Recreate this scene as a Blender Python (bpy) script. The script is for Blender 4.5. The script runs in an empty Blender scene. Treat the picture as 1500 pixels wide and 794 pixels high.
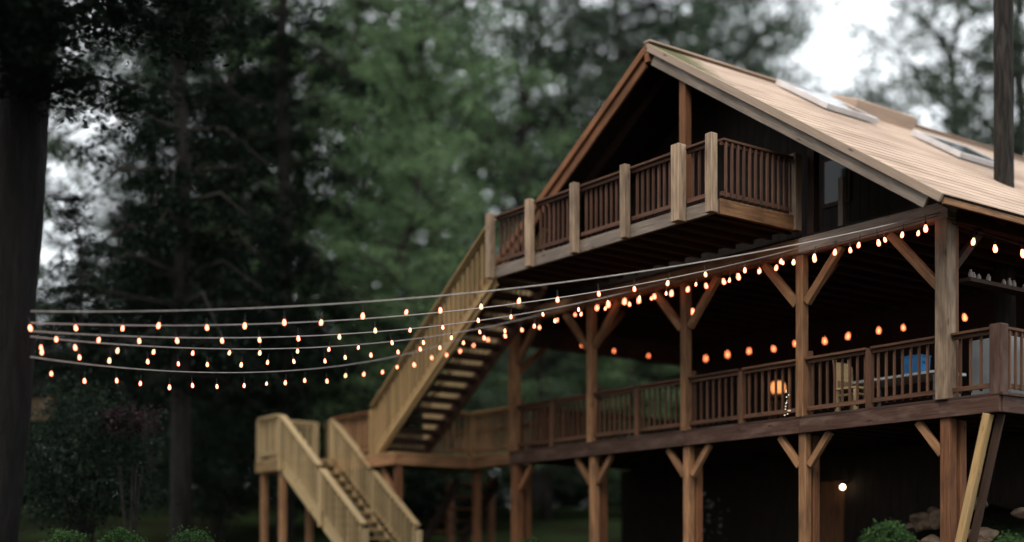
import bpy, bmesh, math, random
import numpy as np
from mathutils import Vector, Matrix, noise
R = math.radians
S = bpy.context.scene
COL = S.collection
rnd = random.Random(7)

# ------------------------------------------------------------------ camera, sky, sun, exposure
EYE = 1.6
F, HOR, CX = 2000.0, 842.0, 750.0          # focal length, horizon row and centre column in photo pixels
cam = bpy.data.objects.new('camera', bpy.data.cameras.new('camera'))
COL.objects.link(cam)
cam.location = (0, 0, EYE)
cam.rotation_euler = (R(90), 0, 0)
cam.data.sensor_width = 36
cam.data.lens = F / 1500 * 36
cam.data.shift_y = (HOR - 397) / 1500
cam.data.clip_end = 600
cam.data.dof.use_dof = True
cam.data.dof.focus_distance = 20.4
cam.data.dof.aperture_fstop = 0.048 / 0.25
cam.data.dof.aperture_blades = 0
S.camera = cam

W = bpy.data.worlds.new('World'); S.world = W; W.use_nodes = True
nt = W.node_tree; nt.nodes.clear()
out = nt.nodes.new('ShaderNodeOutputWorld'); bg = nt.nodes.new('ShaderNodeBackground')
sky = nt.nodes.new('ShaderNodeTexSky'); sky.sky_type = 'NISHITA'; sky.sun_disc = False
sky.sun_elevation = R(52); sky.sun_rotation = R(200); sky.dust_density = 4
tc = nt.nodes.new('ShaderNodeTexCoord'); sep = nt.nodes.new('ShaderNodeSeparateXYZ')
ramp = nt.nodes.new('ShaderNodeValToRGB')
ramp.color_ramp.elements[0].position = 0.0; ramp.color_ramp.elements[0].color = (.96, 1.0, 1.02, 1)
ramp.color_ramp.elements[1].position = 0.9; ramp.color_ramp.elements[1].color = (.86, .88, .9, 1)
cl = nt.nodes.new('ShaderNodeTexNoise'); cl.inputs['Scale'].default_value = 3; cl.inputs['Detail'].default_value = 4
mul = nt.nodes.new('ShaderNodeMixRGB'); mul.blend_type = 'MULTIPLY'; mul.inputs[0].default_value = 1
mul.inputs[2].default_value = (9.6, 9.7, 9.8, 1)
cmul = nt.nodes.new('ShaderNodeMixRGB'); cmul.blend_type = 'MULTIPLY'; cmul.inputs[0].default_value = .35
mix = nt.nodes.new('ShaderNodeMixRGB'); mix.inputs[0].default_value = .9     # cloud cover over the clear sky
lk = nt.links.new
lk(tc.outputs['Generated'], sep.inputs[0]); lk(sep.outputs['Z'], ramp.inputs[0]); lk(ramp.outputs[0], mul.inputs[1])
lk(tc.outputs['Generated'], cl.inputs['Vector']); lk(mul.outputs[0], cmul.inputs[1]); lk(cl.outputs['Fac'], cmul.inputs[2])
lk(sky.outputs[0], mix.inputs[1]); lk(cmul.outputs[0], mix.inputs[2]); lk(mix.outputs[0], bg.inputs[0]); lk(bg.outputs[0], out.inputs[0])
bg.inputs[1].default_value = 0.14

sl = bpy.data.lights.new('sun', 'SUN'); sl.energy = 1.5; sl.angle = R(25); sl.color = (1, .9, .77)
sun = bpy.data.objects.new('sun', sl); COL.objects.link(sun)
sun.rotation_euler = (R(38), 0, R(-20))      # high behind the camera, a little to the left

S.view_settings.view_transform = 'Standard'; S.view_settings.look = 'None'
S.view_settings.gamma = 1; S.view_settings.use_curve_mapping = False
S.view_settings.exposure = 0.8
S.cycles.use_denoising = True
S.cycles.max_bounces = 5; S.cycles.diffuse_bounces = 3; S.cycles.transparent_max_bounces = 4
S.cycles.sample_clamp_indirect = 4

# ------------------------------------------------------------------ frames of reference
ROT = math.atan2(.5977, .8018)
D1 = Vector((-.5977, .8018, 0)); D2 = Vector((.8018, .5977, 0)); C0 = Vector((.3575 * 19, 19, 0))
def W3(u, v, z=0):                        # lodge frame -> world; z is above eye level
    p = C0 + D1 * u + D2 * v
    return Vector((p.x, p.y, z + EYE))
def at(x, y, Y):                          # a place at depth Y in metres
    return Vector(((x - CX) * Y / F, Y, (HOR - y) * Y / F + EYE))
def gz(x, y):                             # the rising ground, world height
    if y < 30: g = -1.6 + .068 * max(y, -20)
    else: g = .44 + .11 * (min(y, 48) - 30) + .035 * (min(max(y, 48), 110) - 48)
    v = (x - C0.x) * D2.x + (y - C0.y) * D2.y; u = (x - C0.x) * D1.x + (y - C0.y) * D1.y
    g += 1.5 * math.exp(-((u - 1.4) / 2.9) ** 2 - ((v - 3.2) / 1.7) ** 2)
    g += .12 * noise.noise(Vector((x * .13, y * .13, 0)))
    return g + EYE

# ------------------------------------------------------------------ materials
def mat(name, col, rough=.8, spec=.2):
    m = bpy.data.materials.new(name); m.use_nodes = True
    b = m.node_tree.nodes['Principled BSDF']
    b.inputs['Base Color'].default_value = (*col, 1); b.inputs['Roughness'].default_value = rough
    b.inputs['Specular IOR Level'].default_value = spec
    return m, m.node_tree, b
def wood(name, a, b_, stain=(.1, .08, .06), stain_amt=.5, rough=.8):
    m, t, b = mat(name, a, rough)
    n = t.nodes.new; l = t.links.new
    uv = n('ShaderNodeUVMap'); mp = n('ShaderNodeMapping'); mp.inputs['Scale'].default_value = (1.2, 26, 1)
    g = n('ShaderNodeTexNoise'); g.inputs['Scale'].default_value = 1.6; g.inputs['Detail'].default_value = 6; g.inputs['Distortion'].default_value = .6
    cr = n('ShaderNodeValToRGB'); cr.color_ramp.elements[0].position = .3; cr.color_ramp.elements[1].position = .72
    cr.color_ramp.elements[0].color = (*b_, 1); cr.color_ramp.elements[1].color = (*a, 1)
    mp2 = n('ShaderNodeMapping'); mp2.inputs['Scale'].default_value = (1.4, 4, 1)
    g2 = n('ShaderNodeTexNoise'); g2.inputs['Scale'].default_value = 1.3; g2.inputs['Detail'].default_value = 4
    cr2 = n('ShaderNodeValToRGB'); cr2.color_ramp.elements[0].position = .46; cr2.color_ramp.elements[1].position = .7
    cr2.color_ramp.elements[0].color = (0, 0, 0, 1); cr2.color_ramp.elements[1].color = (stain_amt,) * 3 + (1,)
    mx = n('ShaderNodeMixRGB'); mx.inputs[2].default_value = (*stain, 1)
    mp3 = n('ShaderNodeMapping'); mp3.inputs['Scale'].default_value = (1.5, 5, 1)
    vo = n('ShaderNodeTexVoronoi'); vo.inputs['Scale'].default_value = 1.1
    kr = n('ShaderNodeMapRange'); kr.inputs[1].default_value = .05; kr.inputs[2].default_value = .13; kr.inputs[3].default_value = .8; kr.inputs[4].default_value = 0
    mk = n('ShaderNodeMixRGB'); mk.inputs[2].default_value = (b_[0] * .35, b_[1] * .3, b_[2] * .3, 1)
    l(uv.outputs[0], mp3.inputs[0]); l(mp3.outputs[0], vo.inputs['Vector']); l(vo.outputs['Distance'], kr.inputs[0]); l(kr.outputs[0], mk.inputs[0]); l(mx.outputs[0], mk.inputs[1])
    oi = n('ShaderNodeObjectInfo'); hs = n('ShaderNodeHueSaturation')
    mr = n('ShaderNodeMapRange'); mr.inputs[3].default_value = .72; mr.inputs[4].default_value = 1.25
    l(uv.outputs[0], mp.inputs[0]); l(mp.outputs[0], g.inputs['Vector']); l(g.outputs['Fac'], cr.inputs[0])
    l(uv.outputs[0], mp2.inputs[0]); l(mp2.outputs[0], g2.inputs['Vector']); l(g2.outputs['Fac'], cr2.inputs[0])
    l(cr2.outputs[0], mx.inputs[0]); l(cr.outputs[0], mx.inputs[1])
    l(oi.outputs['Random'], mr.inputs[0]); l(mr.outputs[0], hs.inputs['Value']); l(mk.outputs[0], hs.inputs['Color'])
    l(hs.outputs[0], b.inputs['Base Color'])
    bp = n('ShaderNodeBump'); bp.inputs['Strength'].default_value = .35; bp.inputs['Distance'].default_value = .01
    l(g.outputs['Fac'], bp.inputs['Height']); l(bp.outputs[0], b.inputs['Normal'])
    return m
M = {}
M['lumber'] = wood('new_lumber', (.36, .235, .105), (.22, .135, .058), (.20, .15, .09), .5)
M['lumber_pale'] = wood('pale_lumber', (.40, .295, .155), (.27, .19, .095), (.26, .22, .14), .5)
M['weathered'] = wood('weathered_timber', (.39, .285, .195), (.19, .125, .08), (.10, .075, .055), .8)
M['post'] = wood('post_timber', (.34, .185, .092), (.165, .078, .036), (.08, .042, .025), .7)
M['redwood'] = wood('red_brown_timber', (.22, .098, .045), (.11, .045, .021), (.06, .03, .017), .7)
M['deck'] = wood('deck_timber', (.075, .038, .026), (.033, .017, .012), (.13, .085, .068), .6)
M['rail'] = wood('rail_timber', (.14, .068, .037), (.066, .031, .018), (.035, .021, .015), .6)
M['balcony'] = wood('balcony_rail_timber', (.125, .062, .042), (.06, .03, .02), (.035, .021, .016), .6)
M['grey'] = wood('grey_board', (.28, .23, .19), (.15, .115, .09), (.10, .08, .065), .6)
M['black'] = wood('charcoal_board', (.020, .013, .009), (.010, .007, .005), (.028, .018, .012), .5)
M['dark'] = wood('dark_board', (.05, .028, .019), (.025, .015, .010), (.014, .009, .007), .5)
M['trim'] = wood('tan_trim', (.43, .33, .25), (.33, .245, .185), (.3, .23, .18), .4)
M['fence'] = wood('fence_wood', (.10, .065, .035), (.05, .034, .018), (.05, .035, .02), .5)

def roof_mat():
    m, t, b = mat('roof_shingle', (.5, .38, .29), .85)
    n = t.nodes.new; l = t.links.new
    uv = n('ShaderNodeUVMap')
    br = n('ShaderNodeTexBrick'); br.inputs['Scale'].default_value = 1; br.inputs['Brick Width'].default_value = .55; br.inputs['Row Height'].default_value = .26
    br.inputs['Mortar Size'].default_value = .012
    br.inputs['Color1'].default_value = (.46, .345, .265, 1); br.inputs['Color2'].default_value = (.42, .315, .245, 1); br.inputs['Mortar'].default_value = (.41, .305, .235, 1)
    ns = n('ShaderNodeTexNoise'); ns.inputs['Scale'].default_value = .9; ns.inputs['Detail'].default_value = 5
    mp = n('ShaderNodeMapping'); mp.inputs['Scale'].default_value = (.55, 1.6, 1); l(uv.outputs[0], mp.inputs[0])
    cr = n('ShaderNodeValToRGB'); cr.color_ramp.elements[0].position = .42; cr.color_ramp.elements[1].position = .72
    mx = n('ShaderNodeMixRGB'); mx.inputs[2].default_value = (.25, .18, .135, 1)
    l(uv.outputs[0], br.inputs['Vector']); l(mp.outputs[0], ns.inputs['Vector']); l(ns.outputs['Fac'], cr.inputs[0])
    l(cr.outputs[0], mx.inputs[0]); l(br.outputs['Color'], mx.inputs[1])
    # moss near the gable peak
    sx = n('ShaderNodeSeparateXYZ'); l(uv.outputs[0], sx.inputs[0])
    ma = n('ShaderNodeMath'); ma.operation = 'ADD'; l(sx.outputs[0], ma.inputs[0])
    m2 = n('ShaderNodeMath'); m2.operation = 'MULTIPLY'; m2.inputs[1].default_value = .45; l(sx.outputs[1], m2.inputs[0]); l(m2.outputs[0], ma.inputs[1])
    n3 = n('ShaderNodeTexNoise'); n3.inputs['Scale'].default_value = 5; n3.inputs['Detail'].default_value = 4; l(uv.outputs[0], n3.inputs['Vector'])
    m3 = n('ShaderNodeMath'); m3.operation = 'ADD'; l(ma.outputs[0], m3.inputs[0]); l(n3.outputs['Fac'], m3.inputs[1])
    mr = n('ShaderNodeMapRange'); mr.inputs[1].default_value = 1.8; mr.inputs[2].default_value = 1.15; l(m3.outputs[0], mr.inputs[0])
    mo = n('ShaderNodeMixRGB'); mo.inputs[2].default_value = (.085, .085, .03, 1); l(mr.outputs[0], mo.inputs[0]); l(mx.outputs[0], mo.inputs[1])
    l(mo.outputs[0], b.inputs['Base Color'])
    return m
M['roof'] = roof_mat()

def bark(name, a, b_, sc=1.0):
    m, t, b = mat(name, a, .95)
    n = t.nodes.new; l = t.links.new
    tc = n('ShaderNodeTexCoord'); mp = n('ShaderNodeMapping'); mp.inputs['Scale'].default_value = (9 * sc, 9 * sc, 1.3 * sc)
    ns = n('ShaderNodeTexNoise'); ns.inputs['Scale'].default_value = 1.4; ns.inputs['Detail'].default_value = 7; ns.inputs['Distortion'].default_value = 1
    cr = n('ShaderNodeValToRGB'); cr.color_ramp.elements[0].position = .38; cr.color_ramp.elements[1].position = .68
    cr.color_ramp.elements[0].color = (*b_, 1); cr.color_ramp.elements[1].color = (*a, 1)
    l(tc.outputs['Object'], mp.inputs[0]); l(mp.outputs[0], ns.inputs['Vector']); l(ns.outputs['Fac'], cr.inputs[0]); l(cr.outputs[0], b.inputs['Base Color'])
    bp = n('ShaderNodeBump'); bp.inputs['Strength'].default_value = .9; bp.inputs['Distance'].default_value = .05
    l(ns.outputs['Fac'], bp.inputs['Height']); l(bp.outputs[0], b.inputs['Normal'])
    return m
M['bark'] = bark('bark', (.032, .027, .023), (.010, .009, .008))
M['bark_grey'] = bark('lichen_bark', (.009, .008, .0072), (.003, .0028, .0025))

def leaf(name, cols, trans=.45):
    m = bpy.data.materials.new(name); m.use_nodes = True; t = m.node_tree; t.nodes.clear()
    n = t.nodes.new; l = t.links.new
    g = n('ShaderNodeNewGeometry'); cr = n('ShaderNodeValToRGB')
    while len(cr.color_ramp.elements) < len(cols): cr.color_ramp.elements.new(.5)
    for i, c in enumerate(cols):
        cr.color_ramp.elements[i].position = i / (len(cols) - 1); cr.color_ramp.elements[i].color = (*c, 1)
    d = n('ShaderNodeBsdfDiffuse'); tr = n('ShaderNodeBsdfTranslucent')
    mx = n('ShaderNodeMixShader'); mx.inputs[0].default_value = trans; o = n('ShaderNodeOutputMaterial')
    l(g.outputs['Random Per Island'], cr.inputs[0]); l(cr.outputs[0], d.inputs[0]); l(cr.outputs[0], tr.inputs[0])
    l(d.outputs[0], mx.inputs[1]); l(tr.outputs[0], mx.inputs[2]); l(mx.outputs[0], o.inputs[0])
    return m
M['leaf_light'] = leaf('light_leaves', [(.065, .11, .056), (.12, .19, .095), (.165, .24, .125)])
M['leaf_mid'] = leaf('mid_leaves', [(.028, .044, .03), (.06, .086, .06), (.10, .132, .09)])
M['leaf_shade_dark'] = leaf('shade_dark_needles', [(.005, .008, .006), (.010, .015, .011), (.019, .027, .02)], .2)  # needle colour darkened to stand in for shade in the dense left wood
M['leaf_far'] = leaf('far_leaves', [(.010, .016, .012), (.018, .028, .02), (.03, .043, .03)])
M['box'] = leaf('boxwood_leaves', [(.02, .045, .016), (.045, .09, .032), (.075, .13, .05)])
M['red_leaf'] = leaf('purple_leaves', [(.010, .005, .006), (.024, .014, .016), (.07, .05, .055)])

def ground_mat():
    m, t, b = mat('forest_ground', (.03, .04, .02), 1, 0)
    n = t.nodes.new; l = t.links.new
    tc = n('ShaderNodeTexCoord')
    ns = n('ShaderNodeTexNoise'); ns.inputs['Scale'].default_value = .35; ns.inputs['Detail'].default_value = 8
    n2 = n('ShaderNodeTexNoise'); n2.inputs['Scale'].default_value = 9; n2.inputs['Detail'].default_value = 6
    cr = n('ShaderNodeValToRGB'); cr.color_ramp.elements[0].position = .35; cr.color_ramp.elements[1].position = .6
    cr.color_ramp.elements[0].color = (.009, .007, .0055, 1); cr.color_ramp.elements[1].color = (.015, .024, .010, 1)
    c2 = n('ShaderNodeValToRGB'); c2.color_ramp.elements[0].color = (.5, .5, .5, 1); c2.color_ramp.elements[1].color = (1.3, 1.3, 1.3, 1)
    mu = n('ShaderNodeMixRGB'); mu.blend_type = 'MULTIPLY'; mu.inputs[0].default_value = 1
    for q in (ns, n2): l(tc.outputs['Object'], q.inputs['Vector'])
    l(ns.outputs['Fac'], cr.inputs[0]); l(n2.outputs['Fac'], c2.inputs[0]); l(cr.outputs[0], mu.inputs[1]); l(c2.outputs[0], mu.inputs[2]); l(mu.outputs[0], b.inputs['Base Color'])
    bp = n('ShaderNodeBump'); bp.inputs['Strength'].default_value = .8; bp.inputs['Distance'].default_value = .08
    l(n2.outputs['Fac'], bp.inputs['Height']); l(bp.outputs[0], b.inputs['Normal'])
    return m
M['ground'] = ground_mat()
def speckle(name, a, b_, sc=4, rough=.9):
    m, t, b = mat(name, a, rough)
    n = t.nodes.new; l = t.links.new
    tc = n('ShaderNodeTexCoord'); ns = n('ShaderNodeTexNoise'); ns.inputs['Scale'].default_value = sc; ns.inputs['Detail'].default_value = 6
    cr = n('ShaderNodeValToRGB'); cr.color_ramp.elements[0].position = .35; cr.color_ramp.elements[1].position = .65
    cr.color_ramp.elements[0].color = (*b_, 1); cr.color_ramp.elements[1].color = (*a, 1)
    l(tc.outputs['Object'], ns.inputs['Vector']); l(ns.outputs['Fac'], cr.inputs[0]); l(cr.outputs[0], b.inputs['Base Color'])
    return m
M['rock'] = speckle('rock', (.24, .165, .11), (.10, .065, .045), 5)
M['frame_white'] = speckle('skylight_frame', (.62, .6, .6), (.5, .48, .48), 3, .5)
M['cable'] = speckle('pale_cable', (.36, .33, .31), (.27, .25, .23), 6, .6)
M['blue'] = speckle('blue_plastic', (.02, .20, .46), (.015, .14, .34), 3, .4)
M['steel'] = speckle('brushed_metal', (.17, .185, .19), (.11, .12, .125), 2, .4)
M['socket'] = mat('socket_black', (.02, .018, .016), .6)[0]
M['white_cloth'] = speckle('white_cloth', (.7, .7, .7), (.6, .6, .6), 3)
M['petal'] = speckle('pale_petals', (.30, .29, .28), (.2, .19, .19), 6)
def glass(name, col, rough=.05):
    m, t, b = mat(name, col, rough, .5); b.inputs['Metallic'].default_value = 0; return m
M['glass'] = glass('skylight_glass', (.05, .055, .06))
M['win'] = mat('window_glass', (.02, .024, .022), .12, .2)[0]
def emit(name, col, s):
    m, t, b = mat(name, (.8, .5, .3), .4)
    b.inputs['Emission Color'].default_value = (*col, 1); b.inputs['Emission Strength'].default_value = s
    return m
M['bulb'] = emit('warm_bulb', (1, .235, .115), 4.2)
M['bulb_red'] = emit('red_bulb', (1, .22, .08), 2.4)
M['globe'] = emit('globe_lamp', (1, .8, .55), 7)
M['lantern'] = emit('lantern_glow', (1, .33, .09), .7)
M['fairy'] = emit('fairy_light', (1, .85, .65), 2.2)

# ------------------------------------------------------------------ builders
class MB:
    def __init__(s): s.bm = bmesh.new(); s.uv = s.bm.loops.layers.uv.new('UVMap')
    def _face(s, vs, uvs):
        f = s.bm.faces.new(vs)
        for lp, q in zip(f.loops, uvs): lp[s.uv].uv = q
        return f
    def beam(s, a, b, w, h, up=Vector((0, 0, 1)), bev=0):
        a = Vector(a); b = Vector(b); d = b - a; L = d.length; d.normalize()
        up = Vector(up)
        if abs(d.dot(up)) > .98: up = Vector((1, 0, 0))
        sx = d.cross(up).normalized(); uy = sx.cross(d).normalized()
        P = []
        for e in (a, b):
            for i, j in ((-1, -1), (1, -1), (1, 1), (-1, 1)):
                P.append(s.bm.verts.new(e + sx * (i * w / 2) + uy * (j * h / 2)))
        ou, ov = rnd.random() * 40, rnd.random() * 40
        v0 = 0
        fs = []
        for k in range(4):
            k2 = (k + 1) % 4; wd = w if k % 2 == 0 else h
            fs.append(s._face([P[k], P[k2], P[4 + k2], P[4 + k]], [(ou, ov + v0), (ou, ov + v0 + wd), (ou + L, ov + v0 + wd), (ou + L, ov + v0)]))
            v0 += wd + .37
        fs.append(s._face(P[3::-1], [(ou, ov), (ou + .01, ov), (ou + .01, ov + w), (ou, ov + w)]))
        fs.append(s._face(P[4:], [(ou, ov), (ou + .01, ov), (ou + .01, ov + w), (ou, ov + w)]))
        if bev:
            es = list({e for f in fs for e in f.edges})
            bmesh.ops.bevel(s.bm, geom=es, offset=bev, segments=1, affect='EDGES', profile=.5)
        return s
    def box(s, lo, hi, bev=0):
        lo = Vector(lo); hi = Vector(hi); c = (lo + hi) / 2; e = hi - lo
        ax = max(range(3), key=lambda i: e[i])
        d = Vector((0, 0, 0)); d[ax] = e[ax] / 2
        if ax == 2: return s.beam(c - d, c + d, e.y, e.x, bev=bev)
        if ax == 0: return s.beam(c - d, c + d, e.y, e.z, bev=bev)
        return s.beam(c - d, c + d, e.x, e.z, bev=bev)
    def quad(s, p, uvs=None):
        vs = [s.bm.verts.new(q) for q in p]
        s._face(vs, uvs or [(0, 0), (1, 0), (1, 1), (0, 1)][:len(p)])
        return s
    def prism(s, pts, off):                # polygon pts extruded by vector off
        off = Vector(off); a = [s.bm.verts.new(p) for p in pts]; b = [s.bm.verts.new(Vector(p) + off) for p in pts]
        n = len(a); uvp = [(p[1], p[2]) for p in pts]
        s._face(a, uvp); s._face(b[::-1], uvp[::-1])
        for i in range(n):
            j = (i + 1) % n; s._face([a[j], a[i], b[i], b[j]], [(0, 0), (1, 0), (1, .2), (0, .2)])
        return s
    def tube(s, pts, r, n=6, cap=True, rr=None):
        rings = []
        pts = [Vector(p) for p in pts]
        for i, p in enumerate(pts):
            d = (pts[min(i + 1, len(pts) - 1)] - pts[max(i - 1, 0)]).normalized()
            x = d.cross(Vector((.13, .31, 1)) if abs(d.z) < .95 else Vector((1, 0, .1))).normalized(); y = d.cross(x)
            q = rr[i] if rr else r
            rings.append([s.bm.verts.new(p + (x * math.cos(t) + y * math.sin(t)) * q) for t in [k * 2 * math.pi / n for k in range(n)]])
        for i in range(len(rings) - 1):
            for k in range(n):
                k2 = (k + 1) % n
                f = s._face([rings[i][k], rings[i][k2], rings[i + 1][k2], rings[i + 1][k]], [(i, k * .1), (i, k * .1 + .1), (i + 1, k * .1 + .1), (i + 1, k * .1)])
                f.smooth = True
        if cap:
            s.bm.faces.new(rings[0][::-1]); s.bm.faces.new(rings[-1])
        return s
    def lathe(s, prof, n=10, c=(0, 0, 0)):  # prof: (r, z)
        c = Vector(c); rings = []
        for r, z in prof:
            rings.append([s.bm.verts.new(c + Vector((r * math.cos(t), r * math.sin(t), z))) for t in [k * 2 * math.pi / n for k in range(n)]])
        for i in range(len(rings) - 1):
            for k in range(n):
                k2 = (k + 1) % n
                f = s.bm.faces.new([rings[i][k], rings[i][k2], rings[i + 1][k2], rings[i + 1][k]]); f.smooth = True
        s.bm.faces.new(rings[0][::-1]); s.bm.faces.new(rings[-1])
        return s
    def data(s, name, m):
        s.bm.normal_update()
        me = bpy.data.meshes.new(name); s.bm.to_mesh(me); s.bm.free(); me.materials.append(m); return me
def link(name, me, parent=None, loc=(0, 0, 0), rot=None):
    o = bpy.data.objects.new(name, me); COL.objects.link(o); o.location = loc
    if rot: o.rotation_euler = rot
    if parent: o.parent = parent
    return o
def tag(o, label=None, cat=None, group=None, kind=None):
    if label: o['label'] = label
    if cat: o['category'] = cat
    if group: o['group'] = group
    if kind: o['kind'] = kind
    return o
class Thing:                               # an Empty standing in the lodge frame at (u, v, z above eye level)
    def __init__(s, name, label, cat, o=(0, 0, -EYE), group=None):
        s.o = o
        s.root = bpy.data.objects.new(name, None); COL.objects.link(s.root)
        s.root.location = W3(*o); s.root.rotation_euler = (0, 0, ROT)
        tag(s.root, label, cat, group)
    def p(s, u, v, z): return Vector((v - s.o[1], u - s.o[0], z - s.o[2]))
    def bm(s, a, b, w, h, up=None, bev=0, mb=None):
        return (mb or MB()).beam(s.p(*a), s.p(*b), w, h, up or Vector((0, 0, 1)), bev)
    def bx(s, lo, hi, mb=None, bev=0):
        A = s.p(*lo); B = s.p(*hi)
        return (mb or MB()).box([min(A[i], B[i]) for i in range(3)], [max(A[i], B[i]) for i in range(3)], bev)
    def add(s, name, mb, m, parent=None, label=None):
        o = link(name, mb.data(name, M[m]), parent or s.root)
        if label: o['label'] = label
        return o
    def copy(s, name, me, u, v, z, parent=None):
        return link(name, me, parent or s.root, s.p(u, v, z))
def stick(w, d, h, m):                     # an upright stick from z 0 to h, shared by every copy
    return MB().box((-d / 2, -w / 2, 0), (d / 2, w / 2, h)).data('stick', M[m])

RAILH = .93
def railing(T, a, b, z, mats=('rail', 'rail', 'rail'), step=.142, h=RAILH, bw=.032, dz=0.0, low=None, ends=(.0, .0), cap=(.14, .04), one=False, name='railing', label=None, off=0):
    """one panel from plan point a to b (u, v); z is the floor at a, dz the climb to b"""
    a = Vector((a[0], a[1], z)); b = Vector((b[0], b[1], z + dz)); d = b - a; L = (Vector((d.x, d.y))).length
    low = .11 if low is None else low
    up = Vector((0, 0, 1))
    r = T.add(name, T.bm(a + up * (low + .005), b + up * (low + .005), .045, .065), mats[0], label=label)
    T.add('handrail', T.bm(a + up * (h - cap[1] / 2), b + up * (h - cap[1] / 2), cap[0], cap[1], bev=.006), mats[1], r)
    T.add('under_rail', T.bm(a + up * (h - cap[1] - .029), b + up * (h - cap[1] - .029), .04, .052), mats[0], r)
    n = max(2, int(L / step)); sl = dz / L
    bz0 = low - .05; H = h - cap[1] - bz0 - .01 - abs(sl) * bw / 2
    w = (Vector((b.x, b.y)) - Vector((a.x, a.y))) / L
    side = Vector((-w.y, w.x)) * (.045 + off)
    if one:
        mb = MB()
    else:
        me = stick(bw, bw, H, mats[2])
    for i in range(n):
        t = (i + .5) / n; p = a.lerp(b, t)
        if one: T.bx((p.x - bw / 2 + side.x, p.y - bw / 2 + side.y, p.z + bz0), (p.x + bw / 2 + side.x, p.y + bw / 2 + side.y, p.z + bz0 + H), mb)
        else: T.copy('baluster', me, p.x + side.x, p.y + side.y, p.z + bz0, r)
    if one: T.add('baluster_row', mb, mats[2], r)
    return r

# ------------------------------------------------------------------ ground
def build_ground():
    bm = bmesh.new()
    xs = sorted(set([-160, -120, -90, -70] + [i * 1.5 for i in range(-34, 35)] + [70, 90, 120, 160])); ys = sorted(set([-40, -20, -10] + [i * 1.5 for i in range(-4, 64)] + [100, 115, 140, 200, 300]))
    g = [[bm.verts.new((x, y, gz(x, y))) for x in xs] for y in ys]
    for j in range(len(ys) - 1):
        for i in range(len(xs) - 1):
            f = bm.faces.new([g[j][i], g[j][i + 1], g[j + 1][i + 1], g[j + 1][i]]); f.smooth = True
    me = bpy.data.meshes.new('ground'); bm.to_mesh(me); bm.free(); me.materials.append(M['ground'])
    tag(link('ground', me), kind='structure')
build_ground()

# ------------------------------------------------------------------ the lodge
POSTS = [.916, 3.616, 6.278, 8.854, 11.318]
ZF, ZB0, ZB1 = 2.545, 2.27, 2.50           # deck floor, beam under it
ZT0, ZT1 = 5.13, 5.38                      # tie beam under the loft
LODGE = Thing('timber_lodge', 'two storey brown timber lodge on posts with open deck and wide gable roof', 'lodge')
T = LODGE
PWS = [.215, .15, .15, .15, .195]
low_z = -1.0
for i, u in enumerate(POSTS):
    PW = PWS[i]; lm = ('redwood', 'post', 'post', 'post', 'redwood')[i]
    LW = PW * (.8 if i == 0 else 1)
    T.add('lower_post', T.bm((u, .10, low_z), (u, .10, ZB0), LW, LW, bev=.012), lm)
    T.add('lower_post', T.bm((u, .10 + PW + .05, low_z), (u, .10 + PW + .05, ZB0 - .02), .15, .15, bev=.01), 'redwood')
    T.add('upper_post', T.bm((u, .03, ZF - .02), (u, .03, ZT0), PW, PW, bev=.012), 'weathered' if i == 0 else 'post')
    T.add('jamb_post', T.bm((u - .02, .03 + PW * .5 + .055, ZF), (u - .02, .03 + PW * .5 + .055, ZF + 1.05 if i else ZT0), .11, .11, bev=.006), 'rail')
    for sgn in (-1, 1):
        if (i == 4 and sgn == 1) or (i == 0 and sgn == -1): continue
        ln = .78 if i else .95
        T.add('knee_brace', T.bm((u + sgn * .10, .03, ZT0 - ln), (u + sgn * (ln + .02), .03, ZT0 - .01), .10, .13, bev=.008), 'post')
        T.add('lower_brace', T.bm((u + sgn * .10, .10, ZB0 - .52), (u + sgn * .52, .10, ZB0 - .01), .09, .11, bev=.008), 'post' if i < 4 else 'redwood')
    if i == 0: T.add('knee_brace', T.bm((u, .14, ZT0 - .75), (u, .9, ZT0 - .02), .09, .10), 'dark')
    if i in (1, 3):  # brace running inwards
        T.add('knee_brace', T.bm((u, .14, ZT0 - .7), (u, .82, ZT0 - .02), .12, .10), 'redwood')
T.add('knee_brace', T.bm((11.318, .14, ZT0 - .95), (11.318, 1.25, ZT0 - .02), .14, .10), 'redwood')
# deck edge beam, in lengths
for a, b in ((0, .98), (.984, 3.62), (3.624, 6.28), (6.284, 8.85), (8.854, 11.4)):
    T.add('deck_beam', T.bm((a, .0, (ZB0 + ZB1) / 2), (b, .0, (ZB0 + ZB1) / 2), .06, ZB1 - ZB0, bev=.006), 'deck')
T.add('deck_beam', T.bm((0.003, .034, (ZB0 + ZB1) / 2), (0.003, 7.5, (ZB0 + ZB1) / 2), .06, ZB1 - ZB0, bev=.006), 'deck')
mb = MB()
for k in range(52):
    v = -.03 + k * .145
    T.bx((-.06, v, ZB1 + .003), (11.45, v + .138, ZF), mb)
T.add('deck_floor', mb, 'deck')
mb = MB()
for k in range(27): T.bx((.25 + k * .42, .05, ZB0 + .02), (.29 + k * .42, 6.8, ZB1), mb)
T.add('deck_joists', mb, 'dark')
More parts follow.
